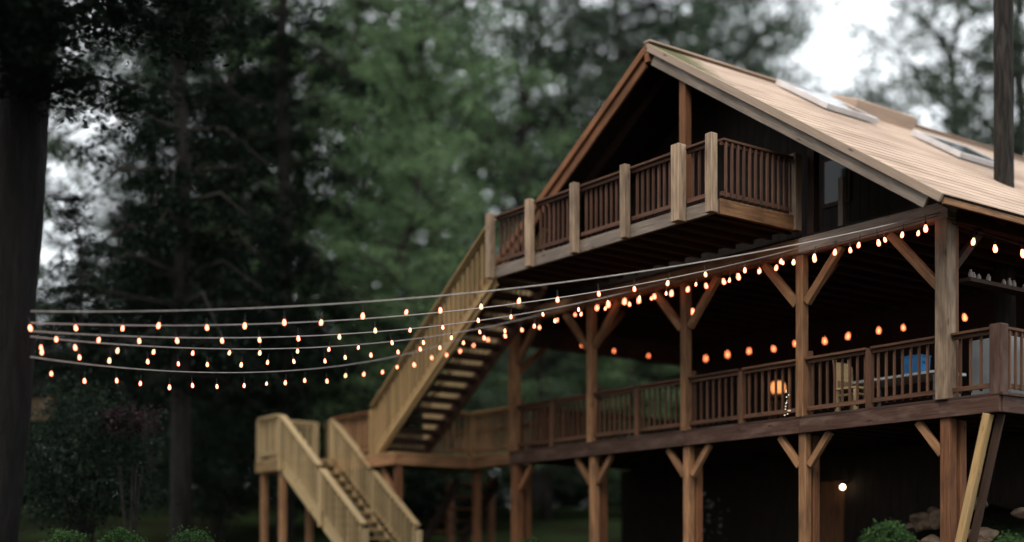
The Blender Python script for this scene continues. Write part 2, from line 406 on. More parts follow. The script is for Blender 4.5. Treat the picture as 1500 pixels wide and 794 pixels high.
# railings of the deck
for i, (a, b) in enumerate(zip([0.0] + POSTS, POSTS)):
    PW = PWS[i]; lo, hi = a + PWS[max(i - 1, 0)] / 2 + .03, b - PW / 2 - .01
    if i == 0: lo = .12
    if i == 0:
        railing(T, (lo, .06), (hi, .06), ZF, label='short railing panel beside the deck corner post'); continue
    m = (lo + hi) / 2
    railing(T, (lo, .06), (m - .05, .06), ZF); railing(T, (m + .05, .06), (hi, .06), ZF)
    T.add('rail_post', T.bm((m, .06, ZB1 + .01), (m, .06, ZF + RAILH - .045), .10, .10, bev=.008), 'rail')
T.add('rail_post', T.bm((.06, .06, ZB1 + .01), (.06, .06, ZF + RAILH + .03), .19, .19, bev=.012), 'deck', label='thick corner post of the deck railing')
for k in range(3):
    v0 = .17 + k * 1.9
    railing(T, (.06, v0), (.06, v0 + 1.78), ZF, one=k > 0)
    T.add('rail_post', T.bm((.06, v0 + 1.84, ZB1 + .01), (.06, v0 + 1.84, ZF + RAILH), .10, .10), 'rail')
railing(T, (11.25, .35), (11.25, 4.9), ZF, one=True)   # far end, seen from inside
# tie beams and the floor of the loft
for a, b, m in ((.80, 3.615, 'grey'), (3.619, 6.28, 'post'), (6.284, 8.85, 'post'), (8.854, 11.45, 'post')):
    T.add('tie_beam', T.bm((a, .03, (ZT0 + ZT1) / 2), (b, .03, (ZT0 + ZT1) / 2), .20, ZT1 - ZT0, bev=.012), m)
T.add('tie_beam', T.bm((11.318, .14, 4.98), (11.318, 5, 4.98), .14, .5), 'dark')
T.add('tie_beam', T.bm((.916, .14, (ZT0 + ZT1) / 2), (.916, 12, (ZT0 + ZT1) / 2), .14, ZT1 - ZT0), 'dark')
mb = MB()
for k in range(62): T.bx((.85 + k * .17, -.02, ZT1 + .004), (1.012 + k * .17, 5.2, ZT1 + .05), mb)
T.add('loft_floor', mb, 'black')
mb = MB()
for k in range(24): T.bx((1.2 + k * .43, .14, ZT0 + .03), (1.25 + k * .43, 5, ZT1), mb)
T.add('ceiling_joists', mb, 'dark')
# rear wall of the deck and the ground floor wall
mb = MB()
for k in range(56): T.bx((.9 + k * .188, 5.0, ZF + .004), (1.08 + k * .188, 5.05, ZT1), mb)
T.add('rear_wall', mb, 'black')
mb = MB()
for k in range(55): T.bx((.95 + k * .19, 3.0, low_z), (1.134 + k * .19, 3.05, ZB0), mb)
for k in range(20): T.bx((.95, 3.06 + k * .19, low_z), (1.0, 3.244 + k * .19, ZB0), mb)
T.add('ground_floor_wall', mb, 'black')
T.add('cellar_door', T.bx((5.2, 2.955, .2), (5.95, 2.995, 1.72)), 'redwood', label='brown cellar door beside the white globe lamp')
T.add('diagonal_shore', T.bm((.20, .02, ZB0 - .01), (.80, -.10, -.45), .17, .10, bev=.008), 'lumber', label='yellow lumber shore leaning up to the deck corner')
T.add('diagonal_shore', T.bm((.09, .16, ZB0 - .01), (.70, .04, -.45), .04, .12, bev=.006), 'dark', label='brown lumber shore behind the yellow one')

# roof
TH = R(33.25); CT, STH = math.cos(TH), math.sin(TH)
RU, RZ, VG, VE = 6.11, 9.06, -1.0, 16.0
def roofp(s, v, side=1, lift=0):           # s metres down the slope; side 1 is the slope we see
    return (RU - side * (s * CT - lift * STH * 0) - side * lift * STH, v, RZ - s * STH + lift * CT)
SL = 7.11
RT = .006
for side in (1, -1):
    mb = MB()
    # shingle courses, each a thin tilted strip so the edge is stepped
    n = 26; st = SL / n
    for k in range(n):
        s0, s1 = k * st - (.02 if k else 0), (k + 1) * st
        q = [T.p(*roofp(s0, VG - .03, side, RT * .2)), T.p(*roofp(s1, VG - .03, side, RT)), T.p(*roofp(s1, VE, side, RT)), T.p(*roofp(s0, VE, side, RT * .2))]
        u4 = [(0, s0), (0, s1), (VE - VG, s1), (VE - VG, s0)]
        mb.quad(q if side == 1 else q[::-1], u4 if side == 1 else u4[::-1])
        q2 = [T.p(*roofp(s1, VG - .03, side, RT)), T.p(*roofp(s1, VG - .03, side, 0)), T.p(*roofp(s1, VE, side, 0)), T.p(*roofp(s1, VE, side, RT))]
        mb.quad(q2 if side == 1 else q2[::-1], [(0, s1), (0, s1), (VE, s1), (VE, s1)])
        q3 = [T.p(*roofp(s0, VG - .03, side, 0)), T.p(*roofp(s1, VG - .03, side, 0)), T.p(*roofp(s1, VG - .03, side, RT)), T.p(*roofp(s0, VG - .03, side, RT * .2))]
        mb.quad(q3 if side == 1 else q3[::-1], [(0, s0), (0, s1), (0, s1), (0, s0)])
    rf = T.add('roof', mb, 'roof')
    lo = T.p(*roofp(SL / 2, VG, side, -.03))
    # boarding under the shingles
    T.add('roof_boarding', T.bm(roofp(SL / 2, VG, side, -.035), roofp(SL / 2, VE, side, -.035), SL - .02, .06, up=Vector((0, -side * STH, CT)) if True else None), 'black', rf)
    # rake boards on the gable edge: an upper trim and a lower grey board
    T.add('rake_trim', T.bm(roofp(0.02, VG - .045, side, -.055), roofp(SL - .01, VG - .045, side, -.055), .05, .12, up=Vector((0, -side * STH, CT)), bev=.005), 'trim' if side == 1 else 'redwood', rf)
    T.add('rake_board', T.bm(roofp(0.25, VG + .012, side, -.20), roofp(SL - .25, VG + .012, side, -.20), .05, .17, up=Vector((0, -side * STH, CT)), bev=.005), 'grey' if side == 1 else 'redwood', rf)
    T.add('eave_board', T.bm(roofp(SL - .02, VG, side, -.06), roofp(SL - .02, VE, side, -.06), .04, .14), 'post', rf)
    mb = MB()
    for k in range(14):
        v = VG + .6 + k * 1.1
        T.bm(roofp(.1, v, side, -.15), roofp(SL - .15, v, side, -.15), .06, .15, up=Vector((0, -side * STH, CT)), mb=mb)
    T.add('rafters', mb, 'dark', rf)
    if side == 1: ROOF = rf
T.add('ridge_cap', T.bm((RU, VG - .06, RZ + .03), (RU, VE, RZ + .03), .16, .03, bev=.008), 'roof', ROOF)
T.add('ridge_beam', T.bm((RU, VG - .06, RZ - .2), (RU, VE, RZ - .2), .10, .24), 'redwood', ROOF)
def skylight(s0, s1, v0, v1, lift):
    a = lift
    mb = MB(); up = Vector((0, -STH, CT)); w = .08
    T.bm(roofp(s0 + w / 2, v0, 1, a / 2 + .03), roofp(s0 + w / 2, v1, 1, a / 2 + .03), w, a, up=up, mb=mb)
    T.bm(roofp(s1 - w / 2, v0, 1, a / 2 + .03), roofp(s1 - w / 2, v1, 1, a / 2 + .03), w, a, up=up, mb=mb)
    T.bm(roofp(s0 + w, v0 + w / 2, 1, a / 2 + .03), roofp(s1 - w, v0 + w / 2, 1, a / 2 + .03), w, a, up=up, mb=mb)
    T.bm(roofp(s0 + w, v1 - w / 2, 1, a / 2 + .03), roofp(s1 - w, v1 - w / 2, 1, a / 2 + .03), w, a, up=up, mb=mb)
    o = T.add('skylight', mb, 'frame_white', ROOF)
    return o
def skypane(s0, s1, v0, v1, lift):
    up = Vector((0, -STH, CT)); w = .08
    return T.add('skylight_pane', T.bm(roofp((s0 + s1) / 2, v0 + w, 1, lift), roofp((s0 + s1) / 2, v1 - w, 1, lift + .012), s1 - s0 - 2 * w, .03, up=up), 'glass', ROOF)
for q in ((.35, 1.75, 1.8, 3.2, .09), (1.7, 2.95, 4.2, 5.8, .09)):
    skylight(*q); skypane(*q)
T.add('ridge_vent', T.bm((RU - .34, 3.6, RZ - .16), (RU - .34, 5.4, RZ - .16), .7, .26, up=Vector((0, -STH * .6, CT)), bev=.02), 'roof', ROOF)
# gable wall set back behind the balcony, with the loft window
mb = MB(); g0 = .55
for k in range(56):
    u = 1.0 + k * .188
    zt = RZ - abs(u + .09 - RU) * math.tan(TH) - .22
    if zt > ZT1 + .1: T.bx((u, g0, ZT1 + .06), (u + .182, g0 + .04, zt), mb)
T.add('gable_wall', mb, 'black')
wf = T.add('loft_window', T.bx((3.05, g0 - .03, 5.95), (3.62, g0 - .004, 6.75)), 'dark')
T.add('pane', T.bx((3.11, g0 - .04, 6.01), (3.56, g0 - .034, 6.69)), 'win', wf)
T.add('loft_post', T.bm((3.40, .05, ZT1), (3.40, .05, 6.95), .13, .13), 'dark')
T.add('loft_post', T.bm((2.83, .05, ZT1), (2.83, .05, 6.2), .09, .06), 'grey', label='thin grey upright on the tie beam')
T.add('loft_post', T.bm((5.33, -.9, 6.2), (5.33, -.9, 8.3), .14, .14), 'redwood', label='reddish upright under the gable peak')
# side wall of the loft under the eave, with the shelf of bottles' ledge
mb = MB()
for k in range(40): T.bx((1.25, .5 + k * .3, ZT1 + .06), (1.29, .79 + k * .3, 5.75), mb)
T.add('side_wall', mb, 'black')

# balcony, one part of the lodge
BV = -1.89; BU0, BU1 = 3.616, 9.36; BZ0, BZ1 = 5.52, 5.70
mb = MB()
for k in range(13): T.bx((BU0 + .02, BV + .05 + k * .148, BZ0 + .075), (BU1 - .02, BV + .19 + k * .148, BZ0 + .125), mb)
BAL = T.add('balcony', mb, 'dark')
T.add('edge_beam', T.bm((BU0 + .0, BV, (BZ0 + BZ1) / 2), (BU1, BV, (BZ0 + BZ1) / 2), .07, BZ1 - BZ0 + .03, bev=.006), 'grey', BAL)
T.add('edge_beam', T.bm((BU0 + .0, BV + .04, (BZ0 + BZ1) / 2 - .0), (BU0, -.06, (BZ0 + BZ1) / 2), .07, BZ1 - BZ0 + .06, bev=.006), 'post', BAL)
mb = MB()
for k in range(14): T.bx((BU0 + .2 + k * .41, BV + .05, BZ0 - .02), (BU0 + .25 + k * .41, .0, BZ0 + .07), mb)
T.add('balcony_joists', mb, 'dark', BAL)
BP = [0.0, .697, 1.976, 3.274, 4.537, 5.742]
for i, t in enumerate(BP):
    w = (.14, .175, .13, .13, .13, .13)[i]
    T.add('balcony_post', T.bm((BU0 + t, BV - .05 - w / 2, BZ0 - .03), (BU0 + t, BV - .05 - w / 2, 6.69), w, w, bev=.01), 'weathered', BAL)
T.add('balcony_post', T.bm((BU0, -.13, BZ0 - .03), (BU0, -.13, 6.72), .15, .15, bev=.01), 'weathered', BAL)
BR = ('balcony', 'rail', 'balcony')
for a, b in zip(BP, BP[1:]):
    railing(T, (BU0 + a + .06, BV), (BU0 + b - .06, BV), 5.70, BR, .125, .95, .034)
railing(T, (BU0, BV + .08), (BU0, -.24), 5.70, BR, .125, .95, .034)
# spot light under the rake
fl = T.add('flood_light', MB().lathe([(.05, 0), (.10, .03), (.11, .14), (.06, .2), (.03, .26)], 10, T.p(1.05, -.9, 5.42)), 'steel')
T.add('wall_shelf', T.bx((1.1, .9, 4.40), (1.34, 6, 4.46)), 'dark')

# ------------------------------------------------------------------ stairs and platform
LM = ('lumber', 'lumber', 'lumber'); LP = ('lumber_pale', 'lumber_pale', 'lumber_pale')
ST = Thing('upper_staircase', 'steep straight lumber staircase rising from the platform to the balcony', 'staircase', (13.7, -1.89, ZF))
T = ST
U0, U1 = 9.40, 13.75; Z0, Z1 = 5.66, ZF + .06
V0, V1 = -1.84, -.72
sl = (Z1 - Z0) / (U1 - U0)
for v in (V0, V1):
    T.add('stringer', T.bm((U0, v, Z0 - .16), (U1, v, Z1 - .10), .05, .29, bev=.006), 'lumber' if v == V0 else 'rail')
n = 16
for k in range(n):
    t = (k + .5) / n
    T.add('tread', T.bx((U0 + t * (U1 - U0) - .13, V0 + .03, Z0 + t * (Z1 - Z0) - .11), (U0 + t * (U1 - U0) + .14, V1 - .03, Z0 + t * (Z1 - Z0) - .01)), 'dark')
ang = math.hypot(1, sl)
railing(T, (U0, V0 - .05), (U1, V0 - .05), Z0 - .12, LM, .158, 1.10, .056, Z1 - Z0, -.06, off=.0)
railing(T, (U0, V1 + .05), (U1, V1 + .05), Z0 - .12, ('lumber_pale',) * 3, .158, 1.10, .06, Z1 - Z0, .05, one=True)
T.add('newel_post', T.bm((U1 + .03, V0 - .05, ZF - .05), (U1 + .03, V0 - .05, ZF + .95), .10, .10), 'lumber')

PLT = Thing('wooden_platform', 'raised lumber landing platform joining the deck and both staircases', 'platform', (14.2, -1, -EYE))
T = PLT
mb = MB()
for k in range(14): T.bx((11.46, -.03 + k * .142, ZB1 + .005), (12.83, .105 + k * .142, ZF - .003), mb)
for k in range(28): T.bx((12.84, -1.95 + k * .142, ZB1 + .005), (16.5, -1.815 + k * .142, ZF - .003), mb)
T.add('platform_floor', mb, 'lumber')
zc = (ZB0 + ZB1) / 2 + .01
T.add('edge_beam', T.bm((11.44, .0, zc), (12.83, .0, zc), .05, ZB1 - ZB0), 'post')
T.add('edge_beam', T.bm((12.83, .03, zc), (12.83, -1.9, zc), .05, ZB1 - ZB0), 'post')
T.add('edge_beam', T.bm((12.81, -1.93, zc), (15.45, -1.93, zc), .05, ZB1 - ZB0), 'post')
for (u, v) in ((12.9, -1.8), (14.6, -1.8), (12.9, .2), (14.6, 1.8), (16.3, 1.8)):
    T.add('platform_post', T.bm((u, v, -.6), (u, v, ZB0), .14, .14), 'redwood')
T.add('platform_brace', T.bm((12.97, -1.8, 1.6), (13.5, -1.8, ZB0), .08, .09), 'post')
railing(T, (11.45, .02), (12.80, .02), ZF, ('post', 'lumber', 'post'), .13)
T.add('rail_post', T.bm((12.83, .02, ZB1), (12.83, .02, ZF + RAILH - .03), .10, .10), 'lumber')
railing(T, (12.83, -.04), (12.83, -.66), ZF, ('post', 'lumber', 'post'), .13)
railing(T, (13.88, -1.88), (15.48, -1.88), ZF, ('post', 'redwood', 'post'), .12)
railing(T, (11.5, 1.95), (16.45, 1.95), ZF, ('fence',) * 3, .13, one=True)
railing(T, (16.45, -1.6), (16.45, 1.9), ZF, ('fence',) * 3, .13, one=True)

LS = Thing('lower_staircase', 'pale lumber staircase going down from the left landing to the garden', 'staircase', (11.9, -2.55, -.4))
T = LS
LV0, LV1 = -3.17, -1.93; A0, A1 = 15.46, 11.55; slope = (3.48 - .96) / (15.46 - 11.9); ZE = ZF - slope * (A0 - A1)
for v in (LV0 + .05, LV1 - .05):
    T.add('stringer', T.bm((A0 + .05, v, ZF - .15), (A1 - .4, v, ZE - .15 - slope * .4), .05, .28, bev=.006), 'lumber_pale')
n = 15
for k in range(n):
    t = (k + .6) / n; u = A0 + t * (A1 - A0); z = ZF + t * (ZE - ZF)
    T.add('tread', T.bx((u - .14, LV0 + .08, z - .05), (u + .13, LV1 - .08, z - .01)), 'lumber')
E1 = 11.9; ze = ZF - slope * (A0 - E1)
for v in (LV0, LV1):
    m = (A0 + E1) / 2; zm = (ZF + ze) / 2
    railing(T, (A0 - .06, v), (m + .06, v), ZF - slope * .06, LP, .15, RAILH + .02, .046, zm + slope * .06 - ZF + slope * .06, .16, cap=(.15, .05))
    railing(T, (m - .06, v), (E1 + .06, v), zm - slope * .06, LP, .15, RAILH + .02, .046, ze + slope * .06 - zm + slope * .06, .16, cap=(.15, .05))
    for u, z, b in ((A0, ZF, -.3), (m, zm, -.3), (E1, ze, -1.2)):
        T.add('newel_post', T.bm((u, v, z + b), (u, v, z + RAILH - .06), .11, .11, bev=.008), 'lumber_pale')
mb = MB()
for k in range(9): T.bx((A0 + .02, -3.15 + k * .142, ZB1 + .005), (16.55, -3.015 + k * .142, ZF), mb)
LD = T.add('landing', mb, 'lumber_pale')
zc = (ZB0 + ZB1) / 2
T.add('edge_beam', T.bm((A0 + .03, -3.19, zc), (16.62, -3.19, zc), .05, .24), 'lumber', LD)
T.add('edge_beam', T.bm((16.59, -3.16, zc), (16.59, -1.9, zc), .05, .24), 'lumber', LD)
for u, v in ((A0 + .1, -3.08), (16.45, -3.08), (16.45, -1.95)):
    T.add('landing_post', T.bm((u, v, -.6), (u, v, ZB0), .13, .13, bev=.008), 'post')
railing(T, (A0 + .06, LV0), (16.45, LV0), ZF, LP, .12)
T.add('newel_post', T.bm((16.5, LV0, ZB1), (16.5, LV0, ZF + RAILH - .045), .10, .10), 'lumber_pale')
railing(T, (16.5, LV0 + .06), (16.5, -1.82), ZF, LP, .12)
T.add('newel_post', T.bm((16.5, -1.77, ZB1), (16.5, -1.77, ZF + RAILH), .10, .10), 'lumber_pale')

GS = Thing('garden_steps', 'short dim flight of wooden steps below the platform', 'steps', (13.9, .3, .2))
for k in range(5):
    GS.add('tread', GS.bx((13.2 + k * .27, -.1, 1.95 - k * .25), (13.5 + k * .27, .85, 1.99 - k * .25)), 'redwood')
for v in (-.13, .88): GS.add('stringer', GS.bm((13.1, v, 2.05), (14.7, v, .55), .05, .24), 'dark')

# ------------------------------------------------------------------ things on and under the deck
def place(name, label, cat, u, v, z, group=None): return Thing(name, label, cat, (u, v, z), group)
T = place('blue_tub', 'bright blue plastic storage tub standing on the deck table', 'tub', 2.9, 2.0, 3.27)
mb = MB(); p0 = [(-.13, -.16, 0), (.13, -.16, 0), (.13, .16, 0), (-.13, .16, 0)]; p1 = [(x * 1.12, y * 1.12, .30) for x, y, z in p0]
a = [mb.bm.verts.new(p) for p in p0]; b = [mb.bm.verts.new(p) for p in p1]
mb.bm.faces.new(a[::-1]); mb.bm.faces.new(b)
for i in range(4): mb.bm.faces.new([a[i], a[(i + 1) % 4], b[(i + 1) % 4], b[i]])
T.add('tub_body', mb, 'blue')
T.add('lid', MB().box((-.16, -.195, .301), (.16, .195, .335), bev=.012), 'blue')
T.add('handle', MB().box((-.04, -.205, .2), (.04, -.175, .23)), 'blue')
T = place('folding_table', 'long table with pale edge carrying the blue tub on the deck', 'table', 3.1, 2.0, ZF + .002)
T.add('tabletop', MB().box((-.38, -.9, .68), (.38, .9, .722), bev=.008), 'white_cloth')
for x in (-.32, .32):
    for y in (-.8, .8): T.add('leg', MB().box((x - .02, y - .02, 0), (x + .02, y + .02, .678)), 'steel')
def chair(u, v, label):
    T = place('wooden_chair', label, 'chair', u, v, ZF + .002, 'pale wooden chairs behind the deck railing')
    T.add('seat', MB().box((-.2, -.21, .44), (.2, .21, .475), bev=.01), 'lumber_pale')
    for x in (-.18, .18):
        T.add('leg', MB().box((x - .02, -.20, 0), (x + .02, -.16, .438)), 'lumber_pale')
        T.add('leg', MB().beam((x, .18, 0), (x, .24, .98), .04, .04), 'lumber_pale')
    T.add('backrest', MB().box((-.158, .19, .6), (.158, .225, .9)), 'lumber_pale')
chair(3.75, 1.5, 'pale wooden chair behind the railing just right of the middle deck post')
chair(3.25, .85, 'pale wooden chair behind the rail post left of the blue tub')
T = place('metal_cabinet', 'grey metal cabinet behind the railing by the deck corner post', 'cabinet', .85, 1.35, ZF + .002)
T.add('cabinet_body', MB().box((-.3, -.35, .1), (.3, .35, .98), bev=.01), 'steel')
T.add('door', MB().box((-.322, -.32, .14), (-.301, .32, .94)), 'steel')
T.add('handle', MB().box((-.35, -.28, .4), (-.323, -.25, .7)), 'socket')
for x in (-.25, .25):
    for y in (-.28, .28): T.add('foot', MB().box((x - .03, y - .03, 0), (x + .03, y + .03, .098)), 'socket')
T = place('glowing_lantern', 'orange glowing lantern on a stool behind the deck railing', 'lantern', 6.37, 2.5, 3.36)
T.add('glow_glass', MB().lathe([(.10, .03), (.14, .1), (.14, .2), (.10, .26)], 10), 'lantern')
T.add('cap', MB().lathe([(.12, .262), (.05, .32), (.01, .34)], 10), 'socket'); T.add('base', MB().lathe([(.13, 0), (.13, .028)], 10), 'socket')
T = place('wooden_stool', 'small dark stool under the glowing lantern', 'stool', 6.37, 2.5, ZF + .002)
T.add('seat', MB().lathe([(.17, .76), (.18, .78), (.18, .8), (.17, .812)], 14), 'rail')
for k in range(4):
    a = k * math.pi / 2 + .4; T.add('leg', MB().beam((.2 * math.cos(a), .2 * math.sin(a), 0), (.11 * math.cos(a), .11 * math.sin(a), .758), .035, .035), 'rail')
T = place('globe_lamp', 'white glowing globe lamp on the dark wall under the deck', 'lamp', 5.09, 2.8, 1.59)
mb = MB(); bmesh.ops.create_icosphere(mb.bm, subdivisions=2, radius=.05)
T.add('globe', mb, 'globe'); T.add('bracket', MB().tube([(.04, 0, .085), (.1, 0, .1), (.19, 0, .1)], .015), 'socket'); T.add('cap', MB().lathe([(.05, .055), (.04, .1)], 10), 'socket')

for k, (dv, hh) in enumerate(((.1, .14), (.17, .11), (.3, .1), (.55, .13), (.95, .1), (1.1, .14), (1.22, .12), (1.5, .1), (1.75, .13))):
    T = place('glass_jar', 'small pale jar standing on the dark shelf under the right eave', 'jar', 1.2, .95 + dv, 4.462, 'jars on the shelf under the eave')
    T.add('jar_body', MB().lathe([(.03, 0), (.035, .01), (.035, hh * .7), (.02, hh * .8), (.02, hh)], 8), 'petal')
# fairy lights hanging beside the middle post
mb = MB()
for k in range(13):
    c = ST.p(0, 0, 0) * 0 + Vector((rnd.uniform(-.03, .03), rnd.uniform(-.05, .05), k * .034 + rnd.uniform(-.02, .02)))
    bmesh.ops.create_icosphere(mb.bm, subdivisions=1, radius=.006, matrix=Matrix.Translation(c))
T = place('fairy_lights', 'tiny white fairy lights hanging on the railing beside the middle deck post', 'fairy lights', 3.84, -.06, 2.56)
T.add('lights', mb, 'fairy'); T.add('wire', MB().tube([(0, 0, 0), (.01, .01, .2), (0, 0, .46)], .004, 4), 'socket')

# ------------------------------------------------------------------ string lights
def bulb_meshes(m):
    b = MB().lathe([(.012, -.10), (.024, -.092), (.031, -.066), (.030, -.045), (.021, -.02), (.014, 0)], 10).data('bulb', M[m])
    s = MB().lathe([(.014, 0), (.017, .003), (.017, .045), (.007, .055), (.006, .06), (.006, .145)], 8).data('socket', M['socket'])
    return b, s
BULB = bulb_meshes('bulb'); BULBR = bulb_meshes('bulb_red')
def string(label, A, B, sag, step, first, drop, sizes=.64, r=.009, meshes=BULB, n=None, cab='cable', swing=0):
    A = Vector(A); B = Vector(B); L = (B - A).length
    f = lambda t: A.lerp(B, t) - Vector((0, 0, 4 * sag * t * (1 - t)))
    root = bpy.data.objects.new('string_light', None); COL.objects.link(root); root.location = A
    tag(root, label, 'string light', 'string lights of the lodge')
    mb = MB().tube([f(k / 40) - A for k in range(41)], r, 6)
    link('cable', mb.data('cable', M[cab]), root)
    ps = []
    k = 0
    while True:
        t = (first + (k + rnd.uniform(-.11, .11)) * step) / L
        if t > .985 or (n and k >= n): break
        p = f(t) - A
        q = p - Vector((0, 0, drop)) + Vector((rnd.uniform(-.01, .01), rnd.uniform(-.01, .01), rnd.uniform(-.03, .03)))
        ps.append(q); k += 1
    for q in ps:
        o = link('bulb', meshes[0], root, q, (rnd.uniform(-.22, .22), rnd.uniform(-.22, .22), 0)); o.scale = (sizes * rnd.uniform(.88, 1.12),) * 3
        s = link('socket', meshes[1], o)
    return root
YT = 17.4
def tree_end(y): return at(45, y, YT)
PE = lambda i: W3(POSTS[i], -.09, 5.22)
string('topmost of five bulb cables, from the big left trunk to the deck corner post', tree_end(456), PE(0), .40, .535, .02, .17, .70)
string('second of five bulb cables, from the left trunk to the second post from right', tree_end(473), PE(1), .42, .535, .30, .17)
string('third of five bulb cables, from the left trunk to the middle deck post', tree_end(485), PE(2), .44, .535, .08, .17)
string('fourth of five bulb cables, from the left trunk to the fourth deck post', tree_end(493), PE(3), .46, .535, .14, .17)
string('lowest, most sagging of five bulb cables, from the left trunk to the farthest post', tree_end(523), PE(4), .55, .535, .36, .17)
string('string of bulbs running along the tie beam between the right deck posts', W3(8.7, -.16, 5.16), W3(.9, -.16, 5.16), .05, .41, .2, .09, r=.006, cab='socket', sizes=.95)
string('string of bulbs under the right eave going away from the deck corner', W3(.78, .0, 5.05), W3(.78, 9, 5.05), .1, .62, .45, .1, r=.006, cab='socket', sizes=1.15)
string('string of orange bulbs hung deep inside under the deck ceiling', W3(1.9, 4.3, 4.78), W3(10.9, 4.3, 4.9), .05, .66, .3, .1, r=.006, cab='socket', meshes=BULBR, sizes=1.1)
string('short string of three reddish bulbs across the far end of the deck', W3(10.9, .9, 4.95), W3(10.9, 4.9, 4.95), .03, 1.0, .5, .1, r=.006, cab='socket', meshes=BULBR, n=4)
string('single pendant bulb hanging low beside the middle deck post', W3(6.6, .8, 5.1), W3(7.4, .8, 5.1), .02, .5, .3, .2, r=.006, cab='socket', n=1, sizes=1.2)

# ------------------------------------------------------------------ trees
def leaf_mesh(name, cen, rad, flat, per, size, m, seed, up=.55, droop=0.0, rot=None):
    """leaves scattered round clump centres; cen (N,3), rad (N,)"""
    rg = np.random.default_rng(seed)
    N = len(cen); n = N * per
    c = np.repeat(cen, per, 0); r = np.repeat(rad, per)[:, None]
    o = rg.normal(size=(n, 3)) * r * np.array([.42, .42, flat])
    o[:, 2] -= droop * (o[:, 0] ** 2 + o[:, 1] ** 2) / np.maximum(r[:, 0], .1)
    c = c + o
    nr = rg.normal(size=(n, 3)); nr[:, 2] = np.abs(nr[:, 2]) + up * 2; nr /= np.linalg.norm(nr, axis=1)[:, None]
    t = rg.normal(size=(n, 3)); t -= nr * (t * nr).sum(1)[:, None]; t /= np.linalg.norm(t, axis=1)[:, None]
    b = np.cross(nr, t)
    s = size * rg.uniform(.6, 1.35, (n, 1))
    V = np.stack([c - t * s * .5, c + b * s * .27 - nr * s * .06, c + t * s * .5, c - b * s * .27 - nr * s * .06], 1).reshape(-1, 3)
    me = bpy.data.meshes.new(name)
    me.vertices.add(n * 4); me.vertices.foreach_set('co', V.astype(np.float32).ravel())
    me.loops.add(n * 4); me.loops.foreach_set('vertex_index', np.arange(n * 4, dtype=np.int32))
    me.polygons.add(n); me.polygons.foreach_set('loop_start', np.arange(0, n * 4, 4, dtype=np.int32))
    me.polygons.foreach_set('loop_total', np.full(n, 4, np.int32))
    me.update(calc_edges=True); me.materials.append(m)
    return me
def tree_kind(kind, seed):
    """trunk + crown of a 20 m tree standing at the origin"""
    rg = random.Random(seed); mb = MB()
    H = 20.0
    bend = [Vector((rg.uniform(-.25, .25) * i, rg.uniform(-.25, .25) * i, 0)) for i in range(8)]
    pts = [Vector((0, 0, -.8))] + [Vector((0, 0, H * .95 * (i + 1) / 8)) + bend[i] * .35 for i in range(8)]
    rr = [.34] + [.30 * (1 - (i + 1) / 8.6) + .02 for i in range(8)]
    mb.tube(pts, 1, 9, True, rr)
    def trunk_at(z):
        t = max(0, min(7.99, z / (H * .95) * 8)); i = int(t); return pts[i].lerp(pts[i + 1], t - i)
    cen = []; rad = []
    if kind == 'hemlock':
        z = 3.2
        while z < H:
            f = (z - 3.2) / (H - 3.2); reach = 4.6 * (1 - f) ** .75 * rg.uniform(.65, 1.1) + .3
            k = rg.randint(3, 5); a0 = rg.random() * 6.28
            for j in range(k):
                a = a0 + j * 6.28 / k + rg.uniform(-.4, .4); L = reach * rg.uniform(.6, 1.1)
                base = trunk_at(z); tip = base + Vector((math.cos(a) * L, math.sin(a) * L, -.22 * L + rg.uniform(-.2, .3)))
                mb.tube([base, base.lerp(tip, .5) + Vector((0, 0, .12 * L)), tip], .03, 4, False, [.05, .03, .01])
                m = max(1, int(L / .75))
                for q in range(m):
                    t = (q + .8) / m; p = base.lerp(tip, t) + Vector((0, 0, .12 * L * 4 * t * (1 - t) * .5))
                    cen.append(p + Vector((rg.uniform(-.3, .3), rg.uniform(-.3, .3), -.08))); rad.append(.75 * rg.uniform(.7, 1.2))
            z += rg.uniform(.45, .8)
        per, size, flat, up, dr, me = 165, .15, .13, .9, .25, 'leaf_shade_dark'
    else:
        z0 = 2.4 if kind == 'light' else 3.0
        nl = 42
        for j in range(nl):
            f = (j + rg.random()) / nl; z = z0 + (H * .9 - z0) * f
            a = j * 2.4 + rg.uniform(-.5, .5); L = (4.9 * math.sin(math.pi * min(1, .22 + .78 * f) * .93) + .6) * rg.uniform(.6, 1.12)
            base = trunk_at(z - L * .25); tip = trunk_at(z) + Vector((math.cos(a) * L, math.sin(a) * L, L * rg.uniform(.0, .35)))
            midp = base.lerp(tip, .5) + Vector((0, 0, .1 * L))
            mb.tube([base, midp, tip], .05, 5, False, [.09, .05, .015])
            m = max(2, int(L / .8))
            for q in range(m):
                t = .12 + .88 * (q + .5) / m; p = base.lerp(tip, t)
                for w in range(2 if rg.random() < .6 else 1):
                    cen.append(p + Vector((rg.gauss(0, .42), rg.gauss(0, .42), rg.gauss(.1, .3)))); rad.append(rg.uniform(.5, 1.15))
        for j in range(14):
            cen.append(trunk_at(H * rg.uniform(.8, 1.0)) + Vector((rg.gauss(0, .9), rg.gauss(0, .9), rg.uniform(0, .8)))); rad.append(.8)
        per, size, flat, up, dr = (76, .17, .22, .3, .2)
        me = {'light': 'leaf_light', 'mid': 'leaf_mid'}[kind]
    crown = leaf_mesh('crown', np.array([tuple(c) for c in cen]), np.array(rad), flat, per, size, M[me], seed, up, dr)
    return mb.data('trunk', M['bark']), crown
KINDS = {('hemlock', 0): tree_kind('hemlock', 11), ('hemlock', 1): tree_kind('hemlock', 12), ('light', 0): tree_kind('light', 21), ('light', 1): tree_kind('light', 22), ('mid', 0): tree_kind('mid', 31), ('mid', 1): tree_kind('mid', 32)}
